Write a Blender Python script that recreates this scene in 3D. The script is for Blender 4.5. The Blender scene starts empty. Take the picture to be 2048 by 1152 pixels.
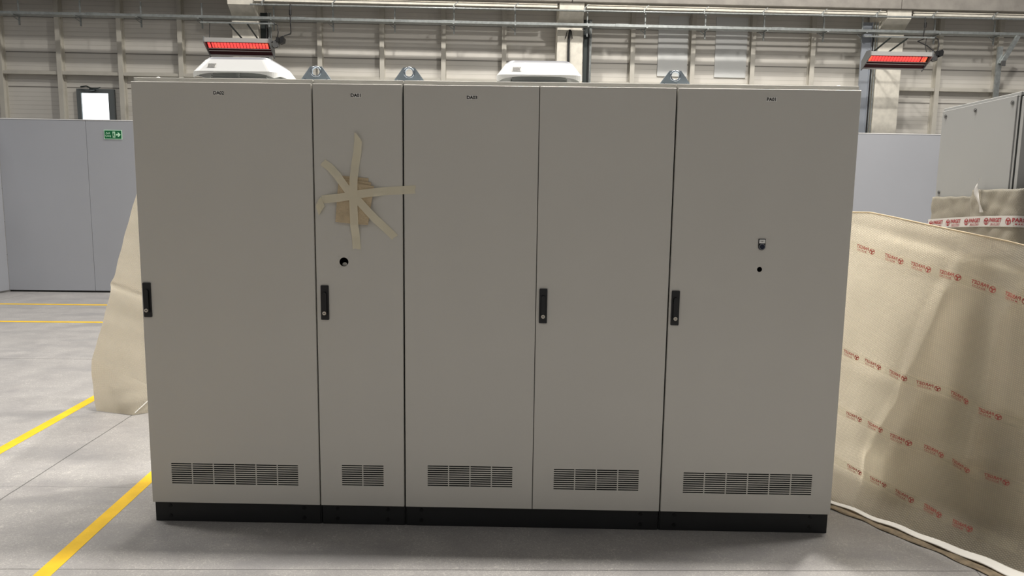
import bpy, bmesh, math, random
from mathutils import Vector, Matrix
random.seed(7)
SC = bpy.context.scene
COL = SC.collection
TH = 0.038                       # the hall stands turned a little against the cabinet row
PI = math.pi

# ------------------------------------------------------------------ materials
def mat(name, color=(.8, .8, .8), rough=.5, metal=0., spec=.5, emis=None, estr=0.):
    m = bpy.data.materials.new(name); m.use_nodes = True
    b = m.node_tree.nodes['Principled BSDF']
    b.inputs['Base Color'].default_value = (*color, 1)
    b.inputs['Roughness'].default_value = rough
    b.inputs['Metallic'].default_value = metal
    b.inputs['Specular IOR Level'].default_value = spec
    if emis:
        b.inputs['Emission Color'].default_value = (*emis, 1); b.inputs['Emission Strength'].default_value = estr
    return m

class NT:
    def __init__(s, m):
        s.t = m.node_tree; s.n = s.t.nodes; s.l = s.t.links
        s.b = s.n.get('Principled BSDF')
    def new(s, typ, **kw):
        x = s.n.new(typ)
        for k, v in kw.items():
            if k.startswith('i_'):
                x.inputs[k[2:].replace('_', ' ')].default_value = v
            else: setattr(x, k, v)
        return x
    def link(s, a, b): s.l.new(a, b)
    def math(s, op, a, b=None, c=None):
        x = s.n.new('ShaderNodeMath'); x.operation = op
        for i, v in enumerate((a, b, c)):
            if v is None: continue
            if isinstance(v, (int, float)): x.inputs[i].default_value = v
            else: s.l.new(v, x.inputs[i])
        return x.outputs[0]
    def mixc(s, f, a, b, mode='MIX'):
        x = s.n.new('ShaderNodeMix'); x.data_type = 'RGBA'; x.blend_type = mode
        for i, v in ((0, f), (6, a), (7, b)):
            if isinstance(v, (int, float)): x.inputs[i].default_value = v
            elif isinstance(v, tuple): x.inputs[i].default_value = (*v, 1)
            else: s.l.new(v, x.inputs[i])
        return x.outputs[2]
    def ramp(s, f, stops):
        x = s.n.new('ShaderNodeValToRGB'); s.l.new(f, x.inputs[0])
        e = x.color_ramp.elements
        while len(e) < len(stops): e.new(.5)
        for k, (p, c) in zip(e, stops):
            k.position = p; k.color = (*c, 1) if isinstance(c, tuple) else (c, c, c, 1)
        return x.outputs[0]

def subtle(m, scale, amt, bump=0., bscale=None):
    """slight mottling and bump on a plain material"""
    t = NT(m); tc = t.new('ShaderNodeTexCoord')
    n = t.new('ShaderNodeTexNoise', i_Scale=scale, i_Detail=4.); t.link(tc.outputs['Object'], n.inputs['Vector'])
    c = t.b.inputs['Base Color'].default_value[:3]
    col = t.ramp(n.outputs['Fac'], [(.3, tuple(v*(1-amt) for v in c)), (.7, tuple(min(1, v*(1+amt)) for v in c))])
    t.link(col, t.b.inputs['Base Color'])
    if bump:
        n2 = t.new('ShaderNodeTexNoise', i_Scale=bscale or scale*4, i_Detail=3.); t.link(tc.outputs['Object'], n2.inputs['Vector'])
        bp = t.new('ShaderNodeBump', i_Strength=bump, i_Distance=.01); t.link(n2.outputs['Fac'], bp.inputs['Height'])
        t.link(bp.outputs[0], t.b.inputs['Normal'])
    return m

M = {}
M['paint'] = subtle(mat('cabinet_paint', (.60, .585, .545), .45), 3., .012, .03, 350.)
M['inside_shade'] = mat('cabinet_inside_shade', (.03, .03, .03), .7)  # shade of the closed interior put into the colour
M['side'] = subtle(mat('side_panel_paint', (.40, .405, .402), .45), 3., .012, .03, 350.)
M['filter'] = mat('vent_shade_mat', (.014, .02, .018), .8)  # near-black colour carries the darkness behind the slots
M['gasket'] = mat('black_gasket', (.012, .014, .013), .6)
M['plinth'] = subtle(mat('plinth_black', (.0065, .0075, .009), .55), 9., .2)
M['bolt'] = mat('bolt_black', (.008, .009, .010), .3, .3)
M['boltsteel'] = mat('bolt_steel', (.33, .33, .33), .35, .9)
M['handle'] = mat('handle_black', (.012, .013, .015), .42)
M['lock'] = mat('lock_nickel', (.75, .70, .62), .3, .7)
M['slotdark'] = mat('keyhole_dark', (.02, .02, .02), .6)
M['white'] = mat('label_white', (.82, .82, .80), .5)
M['labelgrey'] = mat('label_pale', (.80, .79, .76), .5)
M['ink'] = mat('ink_black', (.012, .012, .012), .5)
M['grey_ink'] = mat('ink_grey', (.10, .10, .10), .5)
M['hood'] = mat('hood_white', (.80, .81, .815), .35)
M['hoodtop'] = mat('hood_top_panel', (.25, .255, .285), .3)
M['grille'] = mat('grille_grey', (.36, .38, .38), .5)
M['lug'] = subtle(mat('zinc_blue', (.42, .50, .57), .4, .45), 30., .1)
M['lugrim'] = mat('zinc_bright', (.55, .62, .70), .25, .85)
M['button'] = mat('button_navy', (.012, .016, .035), .25)
M['ring'] = mat('button_ring', (.30, .32, .35), .3, .6)
M['steel'] = subtle(mat('galvanised_steel', (.38, .405, .405), .4, .6), 18., .18)
M['steeldark'] = mat('dark_steel', (.05, .06, .06), .5, .5)
M['postsheet'] = mat('grey_blue_channel', (.37, .40, .45), .45, .2)
M['cable'] = mat('black_cable', (.014, .014, .015), .5)
M['darkmetal'] = mat('heater_housing', (.66, .65, .64), .42, .3)
M['heatend'] = mat('heater_end_plate', (.30, .31, .32), .45, .6)
M['dark_red'] = mat('heater_reflector', (.10, .035, .04), .3, .6)
M['frame'] = mat('window_frame_grey', (.13, .145, .15), .5)
M['pane'] = mat('window_daylight', (.9, .95, 1.), .3, emis=(.92, .98, 1.), estr=4.)
M['green'] = mat('sign_green', (.0, .125, .04), .5)
M['mint'] = mat('sign_mint', (.55, .85, .62), .5)
M['dot'] = mat('brass_bit', (.6, .58, .52), .3, .8)
M['yellow'] = subtle(mat('yellow_paint', (.80, .50, .012), .5), 7., .12, .1, 90.)
M['post'] = subtle(mat('post_paint', (.60, .575, .515), .55), 5., .05)
M['whiteedge'] = mat('white_cap', (.75, .75, .75), .5)
M['print'] = mat('tape_print_red', (.42, .05, .06), .5)
M['card'] = subtle(mat('brown_card', (.23, .18, .12), .8), 25., .35, .4, 60.)
M['hem'] = mat('white_foam', (.80, .78, .74), .6)

def m_floor():
    m = mat('floor_concrete', (.4, .4, .4), .5); t = NT(m)
    tc = t.new('ShaderNodeTexCoord'); P = tc.outputs['Object']
    big = t.new('ShaderNodeTexNoise', i_Scale=.55, i_Detail=5., i_Roughness=.6); t.link(P, big.inputs['Vector'])
    mid = t.new('ShaderNodeTexNoise', i_Scale=3.2, i_Detail=6., i_Roughness=.65); t.link(P, mid.inputs['Vector'])
    # trowel curls: short light flecks
    fl = t.new('ShaderNodeTexNoise', i_Scale=46., i_Detail=2.5, i_Roughness=.6, i_Distortion=2.6); t.link(P, fl.inputs['Vector'])
    fine = t.new('ShaderNodeTexNoise', i_Scale=180., i_Detail=3.); t.link(P, fine.inputs['Vector'])
    base = t.ramp(big.outputs['Fac'], [(.30, (.275, .262, .262)), (.72, (.375, .358, .352))])
    base = t.mixc(.55, base, t.ramp(mid.outputs['Fac'], [(.3, (.245, .235, .235)), (.72, (.415, .40, .385))]))
    flk = t.ramp(fl.outputs['Fac'], [(.54, 0.), (.66, 1.)])
    gate = t.ramp(mid.outputs['Fac'], [(.36, .25), (.60, .85)])
    fk = t.math('MULTIPLY', flk, gate)
    base = t.mixc(fk, base, (.54, .52, .49))
    dk = t.ramp(fl.outputs['Fac'], [(.30, .35), (.42, 0.)])
    base = t.mixc(dk, base, (.19, .18, .18))
    base = t.mixc(.12, base, t.ramp(fine.outputs['Fac'], [(.3, (.12, .12, .12)), (.7, (.7, .7, .7))]))
    mp = t.new('ShaderNodeMapping'); mp.inputs['Scale'].default_value = (.9, 2.1, 1); mp.inputs['Rotation'].default_value = (0, 0, .5); t.link(P, mp.inputs[0])
    cl = t.new('ShaderNodeTexNoise', i_Scale=1.5, i_Detail=4., i_Roughness=.55); t.link(mp.outputs[0], cl.inputs['Vector'])
    base = t.mixc(t.ramp(cl.outputs['Fac'], [(.50, 0.), (.66, .62)]), base, (.245, .24, .245))
    # saw cuts and one crack, lines across the slab
    sep = t.new('ShaderNodeSeparateXYZ'); t.link(P, sep.inputs[0])
    wob = t.new('ShaderNodeTexNoise', i_Scale=6., i_Detail=3.); t.link(P, wob.inputs['Vector'])
    w = t.math('MULTIPLY', t.math('SUBTRACT', wob.outputs['Fac'], .5), .006)
    w4 = t.math('MULTIPLY', w, 6.)
    def line(a, b, c, half, wv=w):                 # |a x + b y + c| < half
        d = t.math('ADD', t.math('ADD', t.math('MULTIPLY', sep.outputs[0], a), t.math('MULTIPLY', sep.outputs[1], b)), c)
        d = t.math('ABSOLUTE', t.math('ADD', d, wv))
        return t.math('LESS_THAN', d, half)
    L = None
    for a, b, c, h in ((-.033, 1., .417, .0025), (1., .084, .879, .004), (-.04, 1., -3.375, .006), (1., .09, 5.4, .005), (1., .09, -5.2, .005), (-.037, 1., 4.2, .004)):
        x = line(a, b, c, h); L = x if L is None else t.math('MAXIMUM', L, x)
    x = line(1., -.286, -3.779, .003, w4); L = t.math('MAXIMUM', L, x)
    x = line(-.02, 1., -.40, .0016, w4)
    x = t.math('MULTIPLY', x, t.math('LESS_THAN', sep.outputs[0], .1)); L = t.math('MAXIMUM', L, t.math('MULTIPLY', x, .8))
    base = t.mixc(t.math('MULTIPLY', L, .75), base, (.07, .07, .065))
    t.link(base, t.b.inputs['Base Color'])
    r = t.ramp(mid.outputs['Fac'], [(.3, .42), (.7, .58)]); t.link(r, t.b.inputs['Roughness'])
    bp = t.new('ShaderNodeBump', i_Strength=.3, i_Distance=.004); t.link(fl.outputs['Fac'], bp.inputs['Height']); t.link(bp.outputs[0], t.b.inputs['Normal'])
    return m
M['floor'] = m_floor()

def m_wall():
    """micro-ribbed sandwich panel: fine horizontal ribs, wide joints between panels"""
    m = mat('wall_panel', (.56, .53, .485), .5); t = NT(m)
    tc = t.new('ShaderNodeTexCoord'); sep = t.new('ShaderNodeSeparateXYZ'); t.link(tc.outputs['Object'], sep.inputs[0])
    z = sep.outputs[2]
    rib = t.math('FRACT', t.math('DIVIDE', z, .0835))
    ribl = t.math('LESS_THAN', rib, .13)
    j = t.math('FRACT', t.math('DIVIDE', t.math('SUBTRACT', z, 3.69), .667))
    jl = t.math('LESS_THAN', j, .028)
    n = t.new('ShaderNodeTexNoise', i_Scale=1.1, i_Detail=4.); t.link(tc.outputs['Object'], n.inputs['Vector'])
    c = t.ramp(n.outputs['Fac'], [(.3, (.66, .635, .59)), (.7, (.73, .705, .66))])
    c = t.mixc(t.math('MULTIPLY', ribl, .22), c, (.25, .235, .21))
    c = t.mixc(t.math('MULTIPLY', jl, .8), c, (.10, .09, .08))
    t.link(c, t.b.inputs['Base Color'])
    h = t.math('SUBTRACT', 1., t.math('MAXIMUM', ribl, jl))
    bp = t.new('ShaderNodeBump', i_Strength=.5, i_Distance=.01); t.link(h, bp.inputs['Height']); t.link(bp.outputs[0], t.b.inputs['Normal'])
    return m
M['wall'] = m_wall()
M['skylite'] = mat('pale_wall_sheet', (.70, .715, .715), .4)
def m_partition(name, c):
    return subtle(mat(name, c, .42), .8, .03, .02, 200.)
M['part'] = m_partition('partition_grey', (.362, .374, .408))
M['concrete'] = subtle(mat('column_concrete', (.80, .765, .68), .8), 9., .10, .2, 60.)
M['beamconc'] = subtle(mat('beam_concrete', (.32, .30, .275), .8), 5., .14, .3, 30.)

def m_glow():
    m = mat('ceramic_glow', (.35, .05, .03), .6); t = NT(m)
    tc = t.new('ShaderNodeTexCoord'); n = t.new('ShaderNodeTexNoise', i_Scale=3.5, i_Detail=1.); t.link(tc.outputs['Object'], n.inputs['Vector'])
    c = t.ramp(n.outputs['Fac'], [(.45, (1., .085, .08)), (.75, (1., .27, .085))])
    t.link(c, t.b.inputs['Emission Color']); t.b.inputs['Emission Strength'].default_value = 1.7
    return m
M['glow'] = m_glow()

def m_wrap(name, col, trans=.55, bub=.011, bump=.35, rough=.28, tint=None):
    """bubble wrap: hexagonal bubbles as bump, part of the light passes through"""
    m = bpy.data.materials.new(name); m.use_nodes = True; t = NT(m)
    out = t.n['Material Output']; b = t.b
    uv = t.new('ShaderNodeUVMap')
    mp = t.new('ShaderNodeMapping'); t.link(uv.outputs[0], mp.inputs[0])
    mp.inputs['Scale'].default_value = (1/bub, 1/(bub*.866)/1., 1); mp.inputs['Rotation'].default_value = (0, 0, .5)
    sep = t.new('ShaderNodeSeparateXYZ'); t.link(mp.outputs[0], sep.inputs[0])
    row = t.math('FLOOR', sep.outputs[1])
    sx = t.math('ADD', sep.outputs[0], t.math('MULTIPLY', t.math('MODULO', row, 2.), .5))
    fx = t.math('SUBTRACT', t.math('FRACT', sx), .5); fy = t.math('SUBTRACT', t.math('FRACT', sep.outputs[1]), .5)
    d2 = t.math('ADD', t.math('MULTIPLY', fx, fx), t.math('MULTIPLY', fy, fy))
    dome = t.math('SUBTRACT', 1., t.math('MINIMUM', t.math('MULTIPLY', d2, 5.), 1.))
    n = t.new('ShaderNodeTexNoise', i_Scale=26., i_Detail=4.); t.link(uv.outputs[0], n.inputs['Vector'])
    hgt = t.math('ADD', t.math('MULTIPLY', dome, .5), t.math('MULTIPLY', n.outputs['Fac'], .9))
    bp = t.new('ShaderNodeBump', i_Strength=bump, i_Distance=.006); t.link(hgt, bp.inputs['Height'])
    n3 = t.new('ShaderNodeTexNoise', i_Scale=4., i_Detail=3.); t.link(uv.outputs[0], n3.inputs['Vector'])
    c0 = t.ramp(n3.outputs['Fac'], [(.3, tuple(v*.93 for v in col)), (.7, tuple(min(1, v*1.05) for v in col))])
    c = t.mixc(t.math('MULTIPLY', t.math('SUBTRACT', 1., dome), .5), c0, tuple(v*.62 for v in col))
    t.link(c, b.inputs['Base Color']); b.inputs['Roughness'].default_value = rough
    t.link(bp.outputs[0], b.inputs['Normal'])
    tr = t.new('ShaderNodeBsdfTranslucent'); t.link(c, tr.inputs[0]); t.link(bp.outputs[0], tr.inputs['Normal'])
    if tint:
        c2 = t.mixc(1., c, tint, 'MULTIPLY'); t.link(c2, tr.inputs[0])
    mx = t.new('ShaderNodeMixShader'); mx.inputs[0].default_value = trans
    t.link(b.outputs[0], mx.inputs[1]); t.link(tr.outputs[0], mx.inputs[2]); t.link(mx.outputs[0], out.inputs[0])
    return m
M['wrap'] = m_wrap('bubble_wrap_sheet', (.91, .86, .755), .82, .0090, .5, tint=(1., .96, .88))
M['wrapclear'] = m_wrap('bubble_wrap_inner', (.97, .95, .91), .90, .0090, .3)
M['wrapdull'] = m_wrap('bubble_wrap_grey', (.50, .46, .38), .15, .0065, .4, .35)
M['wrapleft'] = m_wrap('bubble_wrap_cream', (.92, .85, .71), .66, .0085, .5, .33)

def m_tape(name, col, alpha, trans):
    m = bpy.data.materials.new(name); m.use_nodes = True; t = NT(m); out = t.n['Material Output']
    t.b.inputs['Base Color'].default_value = (*col, 1); t.b.inputs['Roughness'].default_value = .45
    tr = t.new('ShaderNodeBsdfTranslucent'); tr.inputs[0].default_value = (*col, 1)
    tp = t.new('ShaderNodeBsdfTransparent'); tp.inputs[0].default_value = (*[min(1, v*1.25) for v in col], 1)
    m1 = t.new('ShaderNodeMixShader'); m1.inputs[0].default_value = trans; t.link(t.b.outputs[0], m1.inputs[1]); t.link(tr.outputs[0], m1.inputs[2])
    m2 = t.new('ShaderNodeMixShader'); m2.inputs[0].default_value = alpha; t.link(m1.outputs[0], m2.inputs[1]); t.link(tp.outputs[0], m2.inputs[2])
    t.link(m2.outputs[0], out.inputs[0])
    return m
M['rimfilm'] = m_tape('rim_film', (.86, .76, .58), .0, .4)
M['tape'] = m_tape('masking_tape', (.86, .80, .64), .20, .1)
M['printfaint'] = m_tape('faded_print_red', (.50, .13, .11), .22, .25)
M['packtape'] = m_tape('printed_tape_film', (.92, .87, .78), .84, .6)
M['packtapew'] = m_tape('white_printed_tape', (.80, .78, .76), .08, .1)
M['pad'] = subtle(mat('packing_pad_foam', (.55, .44, .29), .8), 40., .10, .5, 120.)

# ------------------------------------------------------------------ mesh builder
class MB:
    def __init__(s): s.v = []; s.f = []; s.m = []; s.sm = []; s.uv = {}
    def add(s, vs, fs, m=0, smooth=False, uv=None):
        k = len(s.v); s.v += [tuple(v) for v in vs]
        for f in fs: s.f.append([i+k for i in f]); s.m.append(m); s.sm.append(smooth)
        if uv:
            for i, c in enumerate(uv): s.uv[k+i] = c
        return s
    def box(s, x0, x1, y0, y1, z0, z1, m=0, ch=0.):
        if ch <= 0:
            vs = [(x, y, z) for z in (z0, z1) for y in (y0, y1) for x in (x0, x1)]
            s.add(vs, [(0, 2, 3, 1), (4, 5, 7, 6), (0, 1, 5, 4), (2, 6, 7, 3), (0, 4, 6, 2), (1, 3, 7, 5)], m)
            return s
        bm = bmesh.new(); bmesh.ops.create_cube(bm, size=1.)
        for v in bm.verts: v.co = Vector(((x0+x1)/2+v.co.x*(x1-x0), (y0+y1)/2+v.co.y*(y1-y0), (z0+z1)/2+v.co.z*(z1-z0)))
        bmesh.ops.bevel(bm, geom=bm.edges[:], offset=ch, segments=2, profile=.5, affect='EDGES')
        bm.verts.index_update()
        s.add([v.co[:] for v in bm.verts], [[v.index for v in f.verts] for f in bm.faces], m); bm.free()
        return s
    def prism(s, poly, axis, a, b, m=0, smooth=False):
        """poly: 2-D points; extruded along axis from a to b. axis 'x': (y,z); 'y': (x,z); 'z': (x,y)"""
        def P(p, t): return {'x': (t, p[0], p[1]), 'y': (p[0], t, p[1]), 'z': (p[0], p[1], t)}[axis]
        n = len(poly); vs = [P(p, a) for p in poly]+[P(p, b) for p in poly]
        ar = sum(poly[i][0]*poly[(i+1) % n][1]-poly[(i+1) % n][0]*poly[i][1] for i in range(n))
        flip = (ar < 0) ^ (axis == 'y') ^ (b < a)
        fs = [list(range(n))[::-1], list(range(n, 2*n))]+[[i, (i+1) % n, n+(i+1) % n, n+i] for i in range(n)]
        if flip: fs = [f[::-1] for f in fs]
        s.add(vs, fs, m, smooth); return s
    def tube(s, path, r, n=8, m=0, cap=True):
        pts = [Vector(p) for p in path]; rings = []
        ref = None
        for i, p in enumerate(pts):
            d = (pts[min(i+1, len(pts)-1)]-pts[max(i-1, 0)]).normalized()
            if ref is None or abs(d.dot(ref)) > .98: ref = Vector((0, 0, 1)) if abs(d.z) < .9 else Vector((1, 0, 0))
            a = d.cross(ref).normalized(); b = d.cross(a).normalized(); ref = b
            ref = Vector((0, 0, 1)) if abs(d.z) < .9 else Vector((1, 0, 0))
            rr = r[i] if isinstance(r, (list, tuple)) else r
            rings.append([p+(a*math.cos(2*PI*k/n)+b*math.sin(2*PI*k/n))*rr for k in range(n)])
        vs = [v for q in rings for v in q]; fs = []
        for i in range(len(rings)-1):
            for k in range(n): fs.append([i*n+k, i*n+(k+1) % n, (i+1)*n+(k+1) % n, (i+1)*n+k])
        s.add(vs, fs, m, True)
        if cap:
            s.add(rings[0], [list(range(n))[::-1]], m); s.add(rings[-1], [list(range(n))], m)
        return s
    def ycyl(s, x, z, y0, y1, r, n=24, m=0):       # cylinder along y, front face at y0
        s.tube([(x, y0, z), (x, y1, z)], r, n, m); return s
    def ring(s, x, z, y, r0, r1, d, n=28, m=0):    # washer facing -y
        vs = []
        for r, yy in ((r0, y), (r1, y), (r1, y+d), (r0, y+d)):
            vs += [(x+r*math.cos(2*PI*k/n), yy, z+r*math.sin(2*PI*k/n)) for k in range(n)]
        fs = []
        for q in range(4):
            for k in range(n): fs.append([q*n+k, q*n+(k+1) % n, ((q+1) % 4)*n+(k+1) % n, ((q+1) % 4)*n+k])
        s.add(vs, fs, m); return s
    def grid(s, fn, nu, nv, m=0, smooth=True, uvf=None):
        vs = []; uv = []
        for j in range(nv+1):
            for i in range(nu+1):
                a, b = i/nu, j/nv; vs.append(tuple(fn(a, b))); uv.append(uvf(a, b) if uvf else (a, b))
        fs = [[j*(nu+1)+i, j*(nu+1)+i+1, (j+1)*(nu+1)+i+1, (j+1)*(nu+1)+i] for j in range(nv) for i in range(nu)]
        s.add(vs, fs, m, smooth, uv); return s
    def text(s, txt, size, fn, m=0, bold=0., sx=1.):
        """flat lettering, centred; fn maps (x, y) to a point"""
        for poly in glyphs(txt, size, bold): s.add([fn(x*sx, y) for x, y in poly[0]], poly[1], m)
        return s
    def build(s, name, mats, parent=None, loc=None, rz=None, recalc=False):
        me = bpy.data.meshes.new(name); me.from_pydata(s.v, [], s.f)
        for x in (mats if isinstance(mats, (list, tuple)) else [mats]): me.materials.append(x)
        me.polygons.foreach_set('material_index', s.m); me.polygons.foreach_set('use_smooth', s.sm)
        if s.uv:
            u = me.uv_layers.new(name='UVMap')
            for l in me.loops: u.data[l.index].uv = s.uv.get(l.vertex_index, (0, 0))
        if recalc:
            bm = bmesh.new(); bm.from_mesh(me); bmesh.ops.recalc_face_normals(bm, faces=bm.faces[:]); bm.to_mesh(me); bm.free()
        me.update()
        o = bpy.data.objects.new(name, me); COL.objects.link(o)
        if parent: o.parent = parent
        if loc: o.location = loc
        if rz: o.rotation_euler.z = rz
        return o

_gl = {}
def glyphs(txt, size, bold=0.):
    key = (txt, size, bold)
    if key not in _gl:
        c = bpy.data.curves.new('lettering', 'FONT'); c.body = txt; c.size = size; c.align_x = 'CENTER'; c.align_y = 'CENTER'; c.offset = bold*size
        c.resolution_u = 3
        o = bpy.data.objects.new('lettering', c); COL.objects.link(o); bpy.context.view_layer.update()
        me = bpy.data.meshes.new_from_object(o)
        _gl[key] = [([(v.co.x, v.co.y) for v in me.vertices], [list(p.vertices) for p in me.polygons])]
        bpy.data.objects.remove(o); bpy.data.curves.remove(c); bpy.data.meshes.remove(me)
    return _gl[key]

def tag(o, label=None, cat=None, group=None, kind=None):
    if label: o['label'] = label
    if cat: o['category'] = cat
    if group: o['group'] = group
    if kind: o['kind'] = kind
    return o
def empty(name, loc=(0, 0, 0), rz=0.):
    o = bpy.data.objects.new(name, None); COL.objects.link(o); o.location = loc; o.rotation_euler.z = rz; o.empty_display_size = .1
    return o
def copy_tree(o, parent=None):
    c = o.copy(); COL.objects.link(c)
    if parent: c.parent = parent
    for ch in list(o.children): copy_tree(ch, c)
    return c
def bevel(o, w, seg=2):
    b = o.modifiers.new('edge', 'BEVEL'); b.width = w; b.segments = seg; b.limit_method = 'ANGLE'; b.angle_limit = .6
    return o
def rrect(w, h, r, n=5, cx=0., cy=0.):
    p = []
    for (sx, sy, a0) in ((1, 1, 0), (-1, 1, PI/2), (-1, -1, PI), (1, -1, 1.5*PI)):
        for k in range(n+1):
            a = a0+k/n*PI/2
            p.append((cx+sx*(w/2-r)+r*math.cos(a), cy+sy*(h/2-r)+r*math.sin(a)))
    return p

# ------------------------------------------------------------------ setting (hall frame: turned by TH)
def S(mb, name, m, parent=None, **k):
    o = mb.build(name, m, parent, rz=None if parent else TH, **k)
    if not parent: o['kind'] = 'structure'
    return o
fl = MB().add([(-16, -9, 0), (18, -9, 0), (18, 13, 0), (-16, 13, 0)], [(0, 1, 2, 3)]).build('floor', M['floor']); fl['kind'] = 'structure'
S(MB().box(-13, 16, 11., 11.15, 0, 7.5), 'wall_back', M['wall'])
PU = [-9.25, -8.06, -6.92, -5.74, -4.57, -1.86, -.64, .57, 1.77, 4.33, 5.54, 6.75, 7.96, 10.55, 11.78, 13.]
ti = 1
for u in PU:                                   # wall posts, each an I-section: flange, web, flange
    S(MB().box(u-.044, u+.044, 10.86, 10.875, 0, 7.4).box(u-.008, u+.008, 10.875, 10.985, 0, 7.4).box(u-.044, u+.044, 10.985, 10.998, 0, 7.4), 'trim_%d' % ti, M['post']); ti += 1
for a, b in zip(PU[:-1], PU[1:]):              # the rail between posts
    S(MB().box(a+.046, b-.046, 10.88, 10.995, 3.925, 3.985), 'trim_%d' % ti, M['post']); ti += 1
# pale sheets fixed to the wall beyond the middle column
for a, b in ((4.86, 5.46), (6.02, 6.66)):
    S(MB().box(a, b, 10.975, 10.995, 4.13, 5.3), 'trim_%d' % ti, M['skylite']); ti += 1

w = S(MB().box(-6.66, -6.575, 10.93, 10.998, 2.6, 3.67).box(-6.045, -5.94, 10.93, 10.998, 2.6, 3.67).box(-6.575, -6.045, 10.93, 10.998, 3.59, 3.67).box(-6.575, -6.045, 10.93, 10.998, 2.6, 2.68), 'window_1', M['frame'])
S(MB().box(-6.575, -6.045, 10.965, 10.975, 2.68, 3.59), 'window_pane', M['pane'], w)
S(MB().tube([(-6.55, 10.9, 3.70), (-6.42, 10.86, 3.71), (-6.3, 10.84, 3.66), (-6.2, 10.84, 3.665), (-6.16, 10.88, 3.69)], .014, 6).box(-6.35, -6.27, 10.83, 10.93, 3.63, 3.67), 'window_stay', M['steeldark'], w)

for i, u in enumerate((-3.19, 3.04, 9.35)):    # precast columns with corbel
    c = S(MB().box(u-.25, u+.25, 10.55, 10.95, 0, 7.4, ch=.012), 'column', M['concrete'])
    S(MB().prism([(10.33, 5.33), (10.33, 5.17), (10.5505, 5.0), (10.5505, 5.33)], 'x', u-.235, u+.235), 'corbel', M['concrete'], c)
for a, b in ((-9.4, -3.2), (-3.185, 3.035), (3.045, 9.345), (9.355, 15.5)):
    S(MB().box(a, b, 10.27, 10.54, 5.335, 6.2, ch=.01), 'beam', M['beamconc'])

# grey partition of flush panels
PP = [-6.26, -4.885, -3.5, -2.12, -.74, .64, 2.02, 3.40, 4.78, 6.16, 7.54, 8.92, 10.3]
for a, b in zip(PP[:-1], PP[1:]):
    p = S(MB().box(a+.0025, b-.0025, 8.1, 8.16, .03, 2.75, ch=.002), 'partition_panel', M['part'])
    S(MB().box(a+.0025, b-.0025, 8.096, 8.165, 2.752, 2.764), 'partition_cap', M['whiteedge'], p)
for a, b in ((7.0, 8.098), (5.6, 6.995)):
    p = S(MB().box(-6.32, -6.26, a, b, .03, 2.75, ch=.002), 'partition_panel', M['part'])
S(MB().box(-6.26, 10.3, 8.115, 8.15, 0, .029), 'partition_gap_shade', M['gasket'])  # black strip standing in for the shaded gap under the panels

# ------------------------------------------------------------------ things on the hall wall
def H(name, label, cat, group=None):
    return tag(empty(name, (0, 0, 0), TH), label, cat, group)

# emergency exit sign
s = H('exit_sign', 'green emergency exit sign with running figure and arrow on the grey partition', 'sign')
EX, EZ = -4.46, 2.535
MB().box(EX-.14, EX+.14, 8.092, 8.0985, EZ-.072, EZ+.072).build('border_plate', M['mint'], s)
MB().box(EX-.131, EX+.131, 8.0905, 8.0935, EZ-.063, EZ+.063).build('green_panel', M['green'], s)
yq = 8.0895
l = MB().text('Acil', .042, lambda x, y: (EX-.078+x, yq, EZ+.022+y), bold=.012).text('Çıkış', .042, lambda x, y: (EX-.075+x, yq, EZ-.022+y), bold=.012)
l.build('lettering', M['mint'], s)
a = MB().prism([(EX+.048, EZ+.011), (EX+.048, EZ-.013), (EX+.082, EZ-.013), (EX+.072, EZ-.036), (EX+.088, EZ-.036), (EX+.122, EZ-.001), (EX+.088, EZ+.034), (EX+.072, EZ+.034), (EX+.082, EZ+.011)], 'y', 8.0885, 8.0904)
a.build('arrow', M['mint'], s)
f = MB().box(EX-.004, EX+.036, 8.0885, 8.0904, EZ-.046, EZ+.046)
f.build('doorway_symbol', M['mint'], s)
f = MB()
f.ycyl(EX+.018, EZ+.031, 8.0868, 8.0882, .0055, 12)
f.tube([(EX+.013, 8.0875, EZ+.02), (EX+.014, 8.0875, EZ-.006)], .006, 6).tube([(EX+.014, 8.0875, EZ-.006), (EX+.026, 8.0875, EZ-.018), (EX+.022, 8.0875, EZ-.036)], .0038, 6)
f.tube([(EX+.014, 8.0875, EZ-.006), (EX+.006, 8.0875, EZ-.022), (EX-.001, 8.0875, EZ-.026)], .0038, 6).tube([(EX+.014, 8.0875, EZ+.018), (EX+.028, 8.0875, EZ+.008)], .003, 6).tube([(EX+.012, 8.0875, EZ+.018), (EX+.001, 8.0875, EZ+.004)], .003, 6)
f.build('running_figure', M['green'], s)

# lower cable tray on hangers
HU = [-9.6, -8.5, -7.38, -6.24, -5.11, -3.97, -2.62, -1.50, -.33, .80, 1.97, 3.36, 4.48, 5.65, 6.80, 7.97, 8.73, 10.16, 11.35, 12.5]
tr = H('cable_tray', 'long galvanised cable tray slung low along the hall wall on short hangers', 'cable tray')
TZ = 4.912
MB().box(-10.2, 13.4, 10.31, 10.316, TZ, TZ+.043).box(-10.2, 13.4, 10.474, 10.48, TZ, TZ+.043).box(-10.2, 13.4, 10.31, 10.48, TZ-.005, TZ).build('tray_channel', M['steel'], tr)
for u in (-8.9, -5.9, -2.1, .7, 4.0, 7.0, 10.): MB().box(u-.12, u+.12, 10.304, 10.3095, TZ-.006, TZ+.048).build('joint_plate', M['steel'], tr)
for k in range(3): MB().tube([(-10.1+i*1.16, 10.345+.045*k+.006*math.sin(i*2.1+k), TZ+.013+.002*math.cos(i+k)) for i in range(21)], .011, 6).build('cable_run', M['cable'], tr)
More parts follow.
